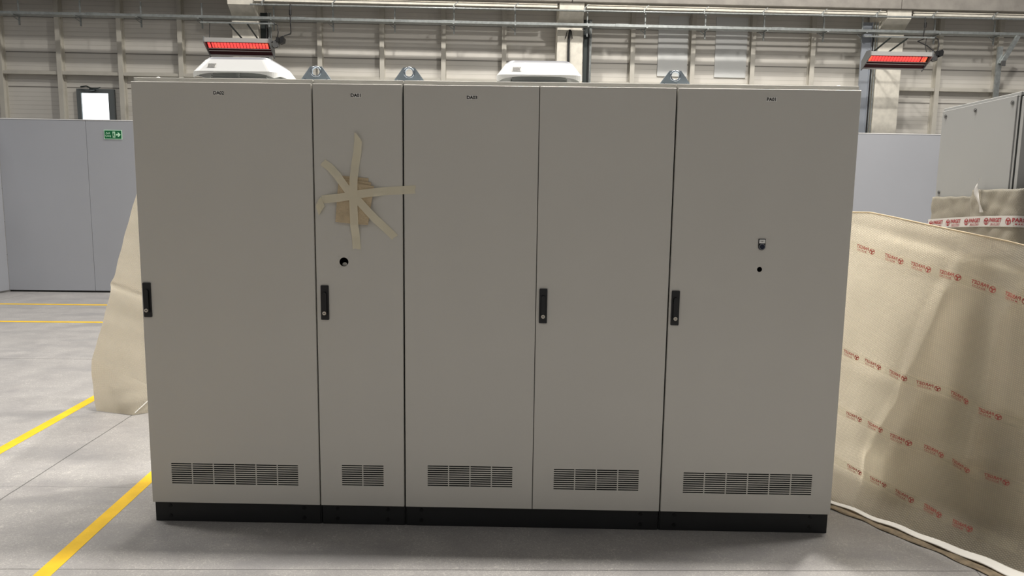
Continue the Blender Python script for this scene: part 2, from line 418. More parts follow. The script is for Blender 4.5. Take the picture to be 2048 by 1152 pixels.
for i, u in enumerate(HU):
    h = MB().box(u-.012, u+.012, 10.485, 10.505, TZ-.16, 5.22).prism([(u-.10, TZ-.018), (u-.10, TZ-.008), (u+.0, TZ-.075), (u+.0, TZ-.09)], 'y', 10.47, 10.505)
    h.box(u-.015, u+.015, 10.30, 10.505, TZ-.022, TZ-.006)
    h.build('hanger', M['steel'], tr)
# bright steel pipe above, held from the beam by clips
pp = H('conduit_pipe', 'bright thin steel pipe running above the cable tray', 'pipe')
MB().tube([(-2.97, 10.235, 5.147), (13.3, 10.235, 5.187)], .017, 10).build('pipe', M['steel'], pp)
for u in (-2.75, -1.45, .81, 1.95, 3.27, 4.40, 5.54, 6.67, 7.81, 8.85, 9.95, 11.12):
    zc = 5.147+.04*(u+2.95)/16.15
    MB().box(u-.014, u+.014, 10.213, 10.257, zc-.024, zc+.05, ch=.006).prism([(u-.01, zc+.05), (u+.01, zc+.05), (u+.09, zc+.12), (u+.07, zc+.12)], 'y', 10.225, 10.245).build('clip', M['steel'], pp)
# upper row of trunking under the crane beam
for k, (z0, z1, lab) in enumerate(((5.225, 5.262, 'beige cable trunking just under the concrete crane beam'), (5.288, 5.304, 'thin beige conduit tight against the underside of the crane beam'))):
    q = H('cable_trunking', lab, 'trunking')
    mm = MB()
    for a, b in ((-2.92, 2.76), (3.32, 9.08), (9.62, 13.2)): mm.box(a, b, 10.29+.03*k, 10.34, z0, z1)
    mm.build('duct', M['concrete'], q)
# steel channels beside columns
def channel(u, wd, v, z0, z1, label, m):
    q = H('cable_riser', label, 'cable riser')
    MB().box(u, u+wd*.55, v, v+.03, z0, z1).box(u+wd*.55, u+wd*.6, v-.03, v+.03, z0, z1).build('channel', m, q)
    mm = MB()
    mm.tube([(u+wd*.74, v-.01, z0), (u+wd*.75, v-.01, z1)], .017, 8).tube([(u+wd*.9, v-.01, z0), (u+wd*.92, v-.01, z1)], .014, 8)
    mm.build('riser_pipe', M['steel'], q)
    mm = MB().tube([(u+wd*.66, v-.02, z0), (u+wd*.66, v-.02, (z0+z1)/2), (u+wd*.65, v-.02, z1-.3), (u+wd*.5, v-.03, z1-.26)], .016, 8)
    mm.build('riser_cable', M['cable'], q)
channel(8.78, .31, 10.56, .0, 5.15, 'grey-blue cable channel with pipes rising beside the column behind cabinet PA01', M['postsheet'])
channel(-2.92, .22, 10.62, .0, 5.1, 'dark cable channel rising beside the column behind cabinet DA02', M['steeldark'])
channel(3.31, .16, 10.62, .0, 5.1, 'narrow dark cable channel rising beside the middle column', M['steeldark'])
q = tag(MB().tube([(3.03, 10.515, 4.88), (3.01, 10.515, 4.6), (3.015, 10.515, 4.2), (3.0, 10.515, 3.6), (3.0, 10.515, 1.)], .024, 8).tube([(2.98, 10.525, 4.86), (2.95, 10.525, 4.72)], .008, 6).tube([(3.06, 10.525, 4.86), (3.08, 10.525, 4.72)], .008, 6).build('black_cable', M['cable'], rz=TH),
        'thick black cable running down the face of the middle concrete column', 'cable')
# tray bracket by the wrapped cabinet
q = H('tray_strut', 'steel strut with diagonal brace propping the cable tray above the wrapped cabinet', 'bracket')
MB().box(11.31, 11.40, 10.27, 10.31, 0., 4.68).build('upright', M['steel'], q)
MB().prism([(11.33, 4.36), (11.40, 4.33), (11.68, 4.86), (11.61, 4.88)], 'y', 10.21, 10.265).build('brace', M['steel'], q)
MB().box(11.34, 11.42, 10.19, 10.208, 4.30, 4.40).build('clamp_plate', M['boltsteel'], q)

# infrared heaters
def heater(u, mirror, label):
    r = H('infrared_heater', label, 'heater', 'glowing heaters on the hall wall')
    L = .565
    X = lambda d: u+d*mirror
    # cross-section in (v, z): front lip, opening towards the room and down
    prof = [(9.50, 4.30), (9.49, 4.37), (9.62, 4.38), (9.76, 4.24), (9.76, 4.105), (9.745, 4.105), (9.74, 4.22), (9.61, 4.35), (9.52, 4.33), (9.515, 4.30)]
    h = MB().prism(prof, 'x', u-L, u+L); h.build('housing', M['darkmetal'], r)
    ends = [(9.47, 4.29), (9.48, 4.39), (9.63, 4.40), (9.79, 4.25), (9.78, 4.08)]
    for e in (-1, 1): MB().prism(ends, 'x', u+e*L, u+e*(L+.014)).build('end_plate', M['heatend'], r)
    # reflector plate across the opening, dark red
    g = MB(); d = Vector((0, .155, -.165)); n = Vector((0, -.165, -.155)).normalized()
    a0 = Vector((0, 9.555, 4.305))
    def pl(x, t, o): p = a0+d*t+n*o; return (u+x, p.y, p.z)
    g.add([pl(-L+.005, -.08, -.02), pl(L-.005, -.08, -.02), pl(L-.005, 1.2, -.02), pl(-L+.005, 1.2, -.02)], [(0, 1, 2, 3)])
    g.build('reflector', M['dark_red'], r)
    k = MB()
    for t in (.52, .72, 1.16): k.tube([pl(-L+.01, t, .004), pl(L-.01, t, .004)], .007, 6)
    k.build('guard_bar', M['darkmetal'], r)
    nT = 19
    for i in range(nT):
        x0 = -L+.03+i*(2*L-.06)/nT; x1 = x0+(2*L-.06)/nT-.013
        if i == (1 if mirror > 0 else nT-2): x0, x1 = x0+.012, x1
        t = MB()
        V = [pl(x, tt, o) for o in (0., .012) for (x, tt) in ((x0, .03), (x1, .03), (x1, .45), (x0, .45))]
        t.add(V, [(0, 1, 2, 3), (4, 7, 6, 5), (0, 4, 5, 1), (1, 5, 6, 2), (2, 6, 7, 3), (3, 7, 4, 0)])
        t.build('ceramic_tile', M['glow'], r)
    MB().box(u-.66, u+.66, 9.58, 9.61, 4.638, 4.662).build('hanging_bar', M['steel'], r)
    for e in (-.5, .5): MB().tube([(u+e, 9.6, 4.64), (u+e-.01, 9.6, 4.5), (u+e, 9.56, 4.375)], .006, 6).build('suspension_wire', M['cable'], r)
    for e in (-.16, .16): MB().tube([(u+e, 9.6, 4.65), (u+e, 9.65, 4.63), (u+e*.9, 10.25, 4.50), (u+e*.85, 10.49, 4.43)], .016, 6).build('support_arm', M['steeldark'], r)
    MB().box(u+L+.05, u+L+.15, 9.56, 9.66, 4.24, 4.36, ch=.008).build('gas_valve', M['boltsteel'], r)
    MB().prism([(u+L+.17, 4.30), (u+L+.24, 4.33), (u+L+.25, 4.40), (u+L+.22, 4.44), (u+L+.17, 4.40)], 'y', 9.55, 9.66).box(u+L+.11, u+L+.16, 9.54, 9.6, 4.33, 4.41).build('igniter_box', M['cable'], r)
    c = MB().tube([(u+.64, 9.58, 4.65), (u+.70, 9.57, 4.62), (u+.715, 9.56, 4.5), (u+.695, 9.56, 4.40)], .010, 6)
    c.tube([(u+L+.016, 9.6, 4.33), (u+L+.08, 9.57, 4.35), (u+L+.12, 9.56, 4.37)], .010, 6)
    c.tube([(u+L+.016, 9.6, 4.27), (u+L+.07, 9.57, 4.22), (u+L+.14, 9.56, 4.25), (u+L+.15, 9.56, 4.33)], .005, 6)
    c.build('flex_hose', M['cable'], r)
    return r
heater(-2.975, 1, 'infrared heater glowing red in front of the column above cabinet DA02')
heater(8.965, -1, 'infrared heater glowing red beside the channel between PA01 and the wrapped cabinet')
tag(MB().tube([(-2.22, 10.2, 5.16), (-2.21, 10.15, 5.0), (-2.21, 10.15, 4.75), (-2.12, 9.85, 4.58), (-2.10, 9.75, 4.52), (-2.2, 9.66, 4.46), (-2.27, 9.62, 4.41)], .012, 6).tube([(-2.21, 10.15, 5.04), (-2.21, 10.15, 4.95)], .024, 8).build('supply_cable', M['cable'], rz=TH),
    'black supply cable dropping from the pipe to the heater above cabinet DA02', 'cable')
tag(MB().tube([(9.78, 10.2, 5.17), (9.76, 10.15, 5.0), (9.74, 10.15, 4.82), (9.60, 9.9, 4.70), (9.40, 9.75, 4.62), (9.55, 9.68, 4.52), (9.66, 9.62, 4.40)], .011, 6).tube([(9.76, 10.15, 5.06), (9.76, 10.15, 4.97)], .022, 8).build('supply_cable', M['cable'], rz=TH),
    'black supply cable dropping from the pipe to the heater between PA01 and wrapped cabinet', 'cable')

# ------------------------------------------------------------------ floor markings (paint)
def fline(pts, hw, label):
    vs = []; n = len(pts)
    for i, p in enumerate(pts):
        a = Vector(pts[max(i-1, 0)]); b = Vector(pts[min(i+1, n-1)]); d = (b-a).normalized(); q = Vector((-d.y, d.x))*hw
        vs += [(p[0]+q.x, p[1]+q.y, .0012), (p[0]-q.x, p[1]-q.y, .0012)]
    m = MB().add(vs, [(2*i+1, 2*i+3, 2*i+2, 2*i) for i in range(n-1)])
    tag(m.build('floor_marking', M['yellow']), label, 'floor marking', 'yellow painted floor lines')
def seg(a, b, k=14): return [(a[0]+(b[0]-a[0])*i/k, a[1]+(b[1]-a[1])*i/k) for i in range(k+1)]
fline(seg((.16, -4.2), (-.72, 4.9)), .036, 'yellow painted floor line passing in front of the DA02 cabinet plinth')
fline(seg((-.84, -4.2), (-1.86, 4.9)), .038, 'yellow painted floor line running up to the standing bubble wrap sheet')
fline(seg((-9.5, 6.42), (-2., 6.70)), .05, 'yellow painted floor line crossing closest to the grey partition')
fline(seg((-9.5, 4.98), (-2., 5.29)), .045, 'yellow painted floor line crossing one stripe out from the partition')

# ------------------------------------------------------------------ cabinets
DH0, DH1 = .103, 2.040
def sheet_front(mb, w, z0, z1, t, rects, rounds, x0=0., dz=0.):
    """folded sheet-metal door: chamfered front with real openings, sides t deep. front plane y = 0"""
    xs = {x0+.002, x0+w-.002}; zs = {z0+.002, z1-.002}
    for (a, b, c, d) in rects: xs |= {a, b}; zs |= {c, d}
    for (cx, cz, r) in rounds: k = r*1.25; xs |= {cx-k, cx+k}; zs |= {cz-k, cz+k}
    xs = sorted(xs); zs = sorted(zs)
    for i in range(len(xs)-1):
        for j in range(len(zs)-1):
            a, b, c, d = xs[i], xs[i+1], zs[j], zs[j+1]; mx, mz = (a+b)/2, (c+d)/2
            if b-a < 1e-6 or d-c < 1e-6: continue
            if any(r[0] < mx < r[1] and r[2] < mz < r[3] for r in rects): continue
            hit = [q for q in rounds if abs(mx-q[0]) < q[2]*1.25 and abs(mz-q[1]) < q[2]*1.25]
            if hit: continue
            mb.add([(a, 0, c), (b, 0, c), (b, 0, d), (a, 0, d)], [(0, 1, 2, 3)])
    for (cx, cz, r) in rounds:
        n = 32; k = r*1.25; A = []; B = []; Cc = []
        for q in range(n):
            t_ = 2*PI*(q+.5)/n; ca, sa = math.cos(t_), math.sin(t_); s_ = k/max(abs(ca), abs(sa))
            A.append((cx+ca*s_, 0, cz+sa*s_)); B.append((cx+r*ca, 0, cz+r*sa)); Cc.append((cx+r*ca, .003, cz+r*sa))
        # exact square corners
        mb.add(A+B+Cc, [(q, (q+1) % n, n+(q+1) % n, n+q) for q in range(n)]+[(n+q, n+(q+1) % n, 2*n+(q+1) % n, 2*n+q) for q in range(n)])
        for (sx, sz) in ((1, 1), (-1, 1), (-1, -1), (1, -1)):
            near = sorted(A, key=lambda p: (p[0]-cx-sx*k)**2+(p[2]-cz-sz*k)**2)[:2]
            mb.add([near[0], near[1], (cx+sx*k, 0, cz+sz*k)], [(0, 1, 2)])
    for (a, b, c, d) in rects:                     # sheet edges of the slots
        mb.add([(a, 0, c), (b, 0, c), (b, 0, d), (a, 0, d), (a, .002, c), (b, .002, c), (b, .002, d), (a, .002, d)], [(0, 4, 5, 1), (1, 5, 6, 2), (2, 6, 7, 3), (3, 7, 4, 0)])
    e = .002; X0, X1 = x0, x0+w
    ring = lambda i, y: [(X0+i, y, z0+i), (X1-i, y, z0+i), (X1-i, y, z1-i), (X0+i, y, z1-i)]
    R0, R1, R2 = ring(e, 0), ring(0, e), ring(0, t)
    mb.add(R0+R1+R2, [(q, q+4, (q+1) % 4+4, (q+1) % 4) for q in range(4)]+[(4+q, 8+q, 8+(q+1) % 4, 4+(q+1) % 4) for q in range(4)])

def add_handle(door, hx, hz=1.071):
    MB().prism(rrect(.036, .158, .0035, 3, hx, hz), 'y', -.0055, -.0003).build('handle_plate', M['handle'], door)
    lv = MB().prism(rrect(.019, .104, .0094, 6, hx, hz-.004), 'y', -.015, -.0065)
    lv.ring(hx, hz-.047, -.0155, .0095, .0125, .006, 24)
    bevel(lv.build('handle_lever', M['handle'], door), .002)
    lk = MB().ycyl(hx, hz-.047, -.019, -.0065, .0085, 24, 0).box(hx-.0045, hx+.0045, -.0193, -.0188, hz-.0485, hz-.0455, 1)
    lk.build('lock_barrel', [M['lock'], M['slotdark']], door)

def name_plate(door, cx, cz, txt, plate):
    p = MB().box(cx-.023, cx+.023, -.0012, -.0002, cz-.0095, cz+.0095, 0)
    p.text(txt, .0195, lambda x, y: (cx+x, -.0016, cz-.0005+y), 1, bold=.035)
    p.build('name_plate', [plate, M['ink']], door)

def vents(xc0, n, zt):
    r = []
    for i in range(n):
        for j in range(10):
            a = xc0+.1005*i; z = zt-j*.01045
            r.append((a, a+.0955, z-.0058, z))
    return r

def roof_fan(root, cx, cy=.34, zb=2.062):
    """roof ventilator: base with louvres under a tapered white hood"""
    f = empty('roof_fan'); f.parent = root; f.location = (cx, cy, zb)
    n = 6
    lev = [(.046, .1975, .04), (.052, .197, .04), (.112, .157, .04)]
    h = MB(); rings = []
    for (z, hw, r) in lev:
        ring = []
        p0 = rrect(2*hw, 2*hw, r, n); p = []
        for q in range(len(p0)):                    # extra points along the straight sides
            a_, b_ = p0[q], p0[(q+1) % len(p0)]
            m_ = 10 if math.hypot(b_[0]-a_[0], b_[1]-a_[1]) > .1 else 1
            p += [(a_[0]+(b_[0]-a_[0])*t_/m_, a_[1]+(b_[1]-a_[1])*t_/m_) for t_ in range(m_)]
        for (x, y) in p: ring.append((x, y, z-(.014 if z < .05 else 0)*(min(abs(x), abs(y))/(hw*.85))**4))
        rings.append(ring)
    N = len(rings[0])
    h.add([v for q in rings for v in q], [[i*N+k, i*N+(k+1) % N, (i+1)*N+(k+1) % N, (i+1)*N+k] for i in range(len(rings)-1) for k in range(N)], 0, False)
    ho = h.build('hood', M['hood'], f)
    so = ho.modifiers.new('wall', 'SOLIDIFY'); so.thickness = .004; so.offset = -1
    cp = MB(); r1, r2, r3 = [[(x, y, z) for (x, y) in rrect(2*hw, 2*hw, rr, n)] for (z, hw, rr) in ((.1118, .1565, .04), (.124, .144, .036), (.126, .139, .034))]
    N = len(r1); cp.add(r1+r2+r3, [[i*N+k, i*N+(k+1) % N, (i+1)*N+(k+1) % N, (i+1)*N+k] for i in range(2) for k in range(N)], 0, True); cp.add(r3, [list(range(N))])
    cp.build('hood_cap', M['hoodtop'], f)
    MB().box(-.15, .15, -.15, .15, .0, .012, ch=.003).build('base_flange', M['hood'], f)
    g = MB().box(-.125, .125, -.125, .125, .012, .075)
    for z in (.018, .030, .042): g.box(-.13, .13, -.131, -.124, z, z+.006); g.box(.124, .131, -.13, .13, z, z+.006); g.box(-.131, -.124, -.13, .13, z, z+.006)
    g.box(-.002, .002, -.134, -.124, .012, .06)
    g.build('louvre_grille', M['grille'], f)
    st = MB().add([(-.125, -.1865, .070), (-.083, -.1865, .070), (-.083, -.1732, .090), (-.125, -.1732, .090)], [(0, 1, 2, 3)], 0)
    rnd = random.Random(3)
    for j in range(5):
        t0 = (j+.25)/5.2; x = -.121
        while x < -.089:
            wd = rnd.uniform(.002, .006); y0 = -.1868+.0133*t0; z0 = .070+.020*t0
            st.add([(x, y0-.0004, z0), (x+wd, y0-.0004, z0), (x+wd, y0+.0014, z0+.0024), (x, y0+.0014, z0+.0024)], [(0, 1, 2, 3)], 1); x += wd+.0012
    st.build('data_sticker', [M['labelgrey'], M['grey_ink']], f)
    return f

def cabinet(label, x, w, doors, paint=None, y=0., depth=.60):
    """doors: list of (x0, width, vents, rounds, handle_x, tag)"""
    paint = paint or M['paint']
    r = tag(empty('electrical_cabinet', (x, y, 0)), label, 'cabinet', None)
    g = .0015
    b = MB().box(g, .004, .024, depth, .1, 2.04).box(w-.004, w-g, .024, depth, .1, 2.04).box(.004, w-.004, depth-.004, depth, .1, 2.04).box(.004, w-.004, .024, depth-.004, .1, .106)
    b.build('body', paint, r)
    fr = MB().box(g, .03, .0215, .03, .1, 2.04).box(w-.03, w-g, .0215, .03, .1, 2.04).box(.03, w-.03, .0215, .03, 2.0, 2.04).box(.03, w-.03, .0215, .03, .1, .13)
    if len(doors) > 1: fr.box(w/2-.03, w/2+.03, .0215, .03, .13, 2.0)
    fr.build('door_seal', M['gasket'], r)
    MB().box(.035, w-.035, .10, .104, .15, 1.99).box(.006, .008, .03, .1, .12, 2.0).box(w-.008, w-.006, .03, .1, .12, 2.0).build('mounting_plate', M['inside_shade'], r)
    bevel(MB().box(g, w-g, .026, depth, 2.0405, 2.062).build('roof_plate', paint, r), .003)
    p = MB().box(.008, w-.008, .022, .026, .002, .1015).box(.002, .03, .026, depth-.01, .0, .1).box(w-.03, w-.002, .026, depth-.01, .0, .1).box(.03, w-.03, depth-.014, depth-.01, .002, .1)
    p = p.build('plinth', M['plinth'], r)
    for bx in (.075, w-.085):
        for bz in (.028, .078):
            q = MB().ycyl(bx, bz, .0195, .0225, .0088, 16).ring(bx, bz, .0185, .0035, .0062, .002, 6)
            q.build('plinth_bolt', M['bolt'], p)
    for (dx, dw, vt, rounds, hx, tg) in doors:
        d = MB(); sheet_front(d, dw, DH0, DH1, .0205, vt, rounds, dx)
        d = d.build('door', paint, r)
        if vt:
            MB().box(min(v[0] for v in vt)-.02, max(v[1] for v in vt)+.02, .006, .018, min(v[2] for v in vt)-.02, max(v[3] for v in vt)+.02).build('vent_shade_mat', M['filter'], d)  # dark sheet added behind the slots to keep them looking unlit
        if hx: add_handle(d, hx)
        if tg: name_plate(d, *tg)
    return r

c1 = cabinet('wide grey electrical cabinet marked DA02 with a white roof fan', 0., .8,
             [(.003, .794, vents(.1, 6, .2975), [], .029, (.39, 1.994, 'DA02', M['labelgrey']))])
roof_fan(c1, .397)
hole = (.13, 1.2575, .0205)
c2 = cabinet('narrow grey electrical cabinet marked DA01 with a round hole and taped pad', .8, .4,
             [(.0035, .393, vents(.1045, 2, .303), [hole]+[(hole[0]+a*.0225, hole[1]+b*.0225, .0022) for a in (-1, 1) for b in (-1, 1)], .041, (.195, 1.991, 'DA01', M['labelgrey']))])
MB().tube([(.13, .02, 1.243), (.13, .099, 1.243)], .009, 12).ycyl(.13, 1.243, .016, .024, .012, 16).build('switch_shaft', M['dot'], c2)
c3 = cabinet('grey two-door electrical cabinet marked DA03 with a white roof fan', 1.2, 1.2,
             [(.004, .5945, vents(.1075, 4, .308), [], None, (.304, 1.988, 'DA03', M['labelgrey'])),
              (.6015, .5945, vents(.6985, 4, .3025), [], .633, None)])
roof_fan(c3, .6)
c4 = cabinet('wide grey electrical cabinet marked PA01 with a push button on its door', 2.4, .8,
             [(.003, .794, vents(.1035, 6, .2965), [(.401, 1.252, .0115)], .03, (.41, 1.996, 'PA01', M['labelgrey']))])
pd = [o for o in c4.children if o.name.startswith('door') and 'seal' not in o.name][0]
bx, bz = .404, 1.354
MB().prism([(bx-.0155, bz+.035), (bx-.0155, bz)]+[(bx+.0155*math.cos(PI+a*PI/10), bz+.0155*math.sin(PI+a*PI/10)) for a in range(1, 10)]+[(bx+.0155, bz), (bx+.0155, bz+.035)], 'y', -.004, -.0003).build('button_holder', M['handle'], pd)
pl = MB().box(bx-.013, bx+.013, -.0052, -.0041, bz+.0155, bz+.0325, 0)
for j, (a, b) in enumerate(((-.008, .006), (-.003, .003))):
    pl.box(bx+a, bx+b, -.0055, -.0053, bz+.0245-.003*j, bz+.026-.003*j, 1)
pl.build('button_legend', [M['white'], M['grey_ink']], pd)
MB().ring(bx, bz, -.008, .0105, .0135, .004, 24).build('button_ring', M['ring'], pd)
MB().ycyl(bx, bz, -.011, -.0045, .0103, 24).build('push_button', M['button'], pd)
# faint scuffs low on the doors are left to the paint; lifting brackets straddle the joints
def lug(x, label, y=.085):
    r = tag(empty('lifting_bracket', (x, y, 2.0625)), label, 'lifting bracket', 'steel lifting brackets on the cabinet roofs')
    n = 40; R = .017; cz = .042
    out = [(-.07, 0.), (.07, 0.), (.07, .006), (.026, .065), (-.026, .065), (-.07, .006)]
    def ray(a):
        ca, sa = math.cos(a), math.sin(a); best = 9
        for i in range(len(out)):
            (x1, z1), (x2, z2) = out[i], out[(i+1) % len(out)]; z1 -= cz; z2 -= cz
            ex, ez = x2-x1, z2-z1; den = ca*ez-sa*ex
            if abs(den) < 1e-9: continue
            t = (x1*ez-z1*ex)/den; u = (x1*sa-z1*ca)/den
            if t > 0 and -1e-6 <= u <= 1+1e-6: best = min(best, t)
        return (ca*best, cz+sa*best)
    ang = sorted([2*PI*k/n for k in range(n)]+[math.atan2(z-cz, x_) % (2*PI) for x_, z in out])
    m = MB(); N = len(ang); O = [ray(a) for a in ang]; I = [(R*math.cos(a), cz+R*math.sin(a)) for a in ang]
    V = [(p[0], -.004, p[1]) for p in O]+[(p[0], -.004, p[1]) for p in I]+[(p[0], .004, p[1]) for p in O]+[(p[0], .004, p[1]) for p in I]
    F = []
    for k in range(N):
        q = (k+1) % N
        F += [(k, q, N+q, N+k), (2*N+q, 2*N+k, 3*N+k, 3*N+q), (k, 2*N+k, 2*N+q, q), (N+q, 3*N+q, 3*N+k, N+k)]
    m.add(V, F); m.build('bracket_plate', M['lug'], r)
    e = MB(); pth = [(.021*math.cos(2*PI*k/24), -.005, cz+.021*math.sin(2*PI*k/24)) for k in range(25)]
    e.tube(pth, .0048, 8, cap=False); e.build('eye_ring', M['lugrim'], r)
    MB().box(-.07, .07, .004, .05, .0, .006).build('foot_plate', M['lug'], r)
    for bx_ in (-.05, .05):
        MB().tube([(bx_, .026, .006), (bx_, .026, .016)], .010, 6).tube([(bx_, -.011, .006), (bx_, -.0042, .006)], .005, 8).build('bracket_bolt', M['lugrim'], r)
lug(.797, 'steel lifting bracket with eye over the joint of cabinets DA02 and DA01')
lug(1.215, 'steel lifting bracket with eye over the joint of cabinets DA01 and DA03')
lug(2.405, 'steel lifting bracket with eye over the joint of cabinets DA03 and PA01')
for (x, y, lab) in ((.075, .10, 'small white screw cap on the roof corner of cabinet DA02'), (3.14, .10, 'small white screw cap on the roof corner of cabinet PA01')):
    tag(MB().tube([(x, y, 2.062), (x, y, 2.072), (x, y, 2.076)], [.012, .012, .006], 12).build('roof_plug', M['white']), lab, 'cap')

# ------------------------------------------------------------------ taped packing pad on DA01
pad = tag(empty('packing_pad', (.985, 0, 1.53)), 'folded brown foam packing pad taped to the DA01 cabinet door', 'packing pad')
PADC = [(-.089, -.088), (.058, -.107), (.088, .098), (-.052, .116)]
def padlayer(pts, y0, y1):
    m = MB().prism(pts, 'y', y1, y0); o = m.build('foam_layer', M['pad'], pad); bevel(o, .0013); return o
padlayer([(-.082, -.088), (.052, -.092), (.061, .103), (-.056, .112)], -.0005, -.0040)
padlayer([(-.085, -.090), (.056, -.099), (.074, .084), (-.062, .104)], -.0045, -.0080)
padlayer([(-.088, -.093), (.058, -.105), (.087, .068), (-.071, .094)], -.0085, -.0125)
def bump(x, z):
    dx = max(abs(x-.985)-.084, 0); dz = max(abs(z-1.53)-.108, 0); d = math.hypot(dx, dz)
    return .0150*max(0., 1-d/.055)**1.5
def strip(pts, wd, lift, n=60, tw=None):
    """tape laid over the door: centre line in (x, z), thickness follows the pad underneath"""
    P = [Vector(p) for p in pts]; L = [0.]
    for a, b in zip(P[:-1], P[1:]): L.append(L[-1]+(b-a).length)
    def at(t):
        d = t*L[-1]
        for i in range(len(P)-1):
            if d <= L[i+1]+1e-9:
                k = (d-L[i])/(L[i+1]-L[i]); return P[i].lerp(P[i+1], k)
        return P[-1]
    def fn(a, b):
        p = at(b); q = (at(min(1, b+.02))-at(max(0, b-.02))).normalized(); nn = Vector((-q.y, q.x))
        ww = wd(b) if callable(wd) else wd
        jag = .0025*math.sin(a*37+3)*(b < .001 or b > .999)
        c = p+nn*(a-.5)*ww+q*jag
        y = -.0012-lift-bump(c.x, c.y)-.0012*abs(math.sin(b*21+a*2))*(b < .25 or b > .8)
        if tw: y -= tw(a, b)
        return (c.x, y, c.y)
    return MB().grid(fn, 5, n)
t1 = strip([(.835, 1.536), (.92, 1.545), (1.0, 1.561), (1.12, 1.577), (1.254, 1.586)], .036, .0)
# folded end of that strip
for lf in (0., .002):
    t1.grid(lambda a, b: ((.832+.017*a)*(1-b)+(.808+.014*a)*b, -.0032-lf-.007*math.sin(PI*min(1, b*1.1)), (1.548-.042*a)*(1-b)+(1.506-.040*a)*b), 4, 8)
tag(t1.build('masking_tape_strip', M['tape']), 'near-level strip of masking tape stretching from the pad onto cabinet DA03', 'tape', 'masking tape strips over the pad')
t2 = strip([(.844, 1.700), (.875, 1.678), (.912, 1.640), (.955, 1.58), (1.003, 1.533), (1.075, 1.455), (1.162, 1.372)], .034, .0012)
tag(t2.build('masking_tape_strip', M['tape']), 'slanting strip of masking tape crossing the packing pad corner to corner', 'tape', 'masking tape strips over the pad')
t3 = strip([(.990, 1.829), (1.003, 1.79), (.998, 1.742), (.988, 1.69), (.983, 1.62), (.980, 1.54), (.984, 1.42), (.990, 1.317)], lambda b: .036*min(1., .25+b*9), .0024,
           tw=lambda a, b: .012*max(0, 1-b/.2)*a)
tag(t3.build('masking_tape_strip', M['tape']), 'upright strip of masking tape down the middle of the packing pad', 'tape', 'masking tape strips over the pad')

# ------------------------------------------------------------------ logo tape
def logo(mb, fn, k, m):
    """round three-bladed mark, name and small line beneath; fn maps local (x, y) metres; k = letter height"""
    n = 28; cx = -k*2.35
    for r0, r1 in ((.62, .78),):
        V = [(cx+r*k*math.cos(2*PI*i/n), r*k*math.sin(2*PI*i/n)) for r in (r0, r1) for i in range(n)]
        mb.add([fn(*v) for v in V], [(i, (i+1) % n, n+(i+1) % n, n+i) for i in range(n)], m)
    for j in range(3):
        a = PI/2+2*PI*j/3+PI/3
        d = (math.cos(a), math.sin(a)); q = (-d[1], d[0])
        V = [(cx+(d[0]*t+q[0]*s_)*k, (d[1]*t+q[1]*s_)*k) for t, s_ in ((0, -.16), (.66, -.20), (.66, .20), (0, .16))]
        mb.add([fn(*v) for v in V], [(0, 1, 2, 3)], m)
    mb.text('PARGET', k*1.22, lambda x, y: fn(x*.86+k*.55, y+k*.22), m, bold=.03)
    mb.text('M A K İ N E', k*.50, lambda x, y: fn(x*1.1+k*.62, y-k*.62), m, bold=.03)
    mb.add([fn(-k*1.1, -k*.95), fn(k*1.9, -k*.95), fn(k*1.9, -k*.88), fn(-k*1.1, -k*.88)], [(0, 1, 2, 3)], m)

# ------------------------------------------------------------------ big bubble wrap sheet beside PA01
P0 = Vector((3.381, .367, 0)); TD = Vector((.586, -.810, 0)); ND = Vector((-.810, -.586, 0))
def path(s):
    """plan of the sheet: straight near the camera, curling behind the cabinet row at s < 0"""
    if s >= 0: return P0+TD*s
    k = -s; q = min(k, .2)
    return P0+Vector((-.45, .89, 0))*q+Vector((-.22, .975, 0))*(k-q)
def top(s):  return 1.512-.185*s-.08*max(0, s-.55)**1.5 if s > 0 else 1.512-.15*s*0
def tent(d, w): return max(0., 1-abs(d)/w)
def soft(d, w): return math.exp(-(d/w)**2)
def interp(x, pts):
    if x <= pts[0][0]: return pts[0][1]
    for (a, va), (b, vb) in zip(pts[:-1], pts[1:]):
        if x <= b: return va+(vb-va)*(x-a)/(b-a)
    return pts[-1][1]
def sheet(s, z, lift=0.):
    c1_ = interp(z, [(0., .235), (.36, .242), (.81, .253), (1.0, .30), (1.21, .377), (1.45, .46)])
    c2_ = interp(z, [(0., .57), (.52, .60), (1.06, .65), (1.2, .71), (1.4, .78)])
    d1, d2 = s-c1_, s-c2_; k1 = interp(z, [(0., .35), (.3, 1.), (1.2, 1.), (1.42, .2)])
    o = k1*(.050*math.exp(-abs(d1)/(.20 if d1 < 0 else .10))+.012*soft(d1-.07, .03))-.030*soft(s-(c1_+c2_)/2-.02, .10)
    o += k1*.072*math.exp(-abs(d2)/(.11 if d2 < 0 else .20))
    o += .022*soft(math.hypot(s-.50, (z-1.17)*.9), .10)+.012*math.sin(6*s+3.1*z)+.006*math.sin(17*s-7*z+1)
    o += .010*soft(z-.30-.2*s, .05)-.008*soft(z-.70+.1*s, .05)+.012*soft(z-1.43+.2*s, .03)
    o *= interp(s, [(-.3, .2), (.05, .5), (.15, 1.), (2, 1.)])
    flare = .10*max(0, (.16-z)/.16)**1.6                  # the foot kicks out on the floor
    lean = -.05*z
    p = path(s)+ND*(o*min(1, .25+z*2.)+flare+lean+lift-.075)
    return Vector((p.x, p.y, z))
S0, S1 = -.75, 1.25
wr = tag(empty('bubble_wrap_sheet', (3.6, .1, 0)), 'tall standing sheet of cream bubble wrap with red printed tape beside cabinet PA01', 'bubble wrap')
O = Vector((3.6, .1, 0))
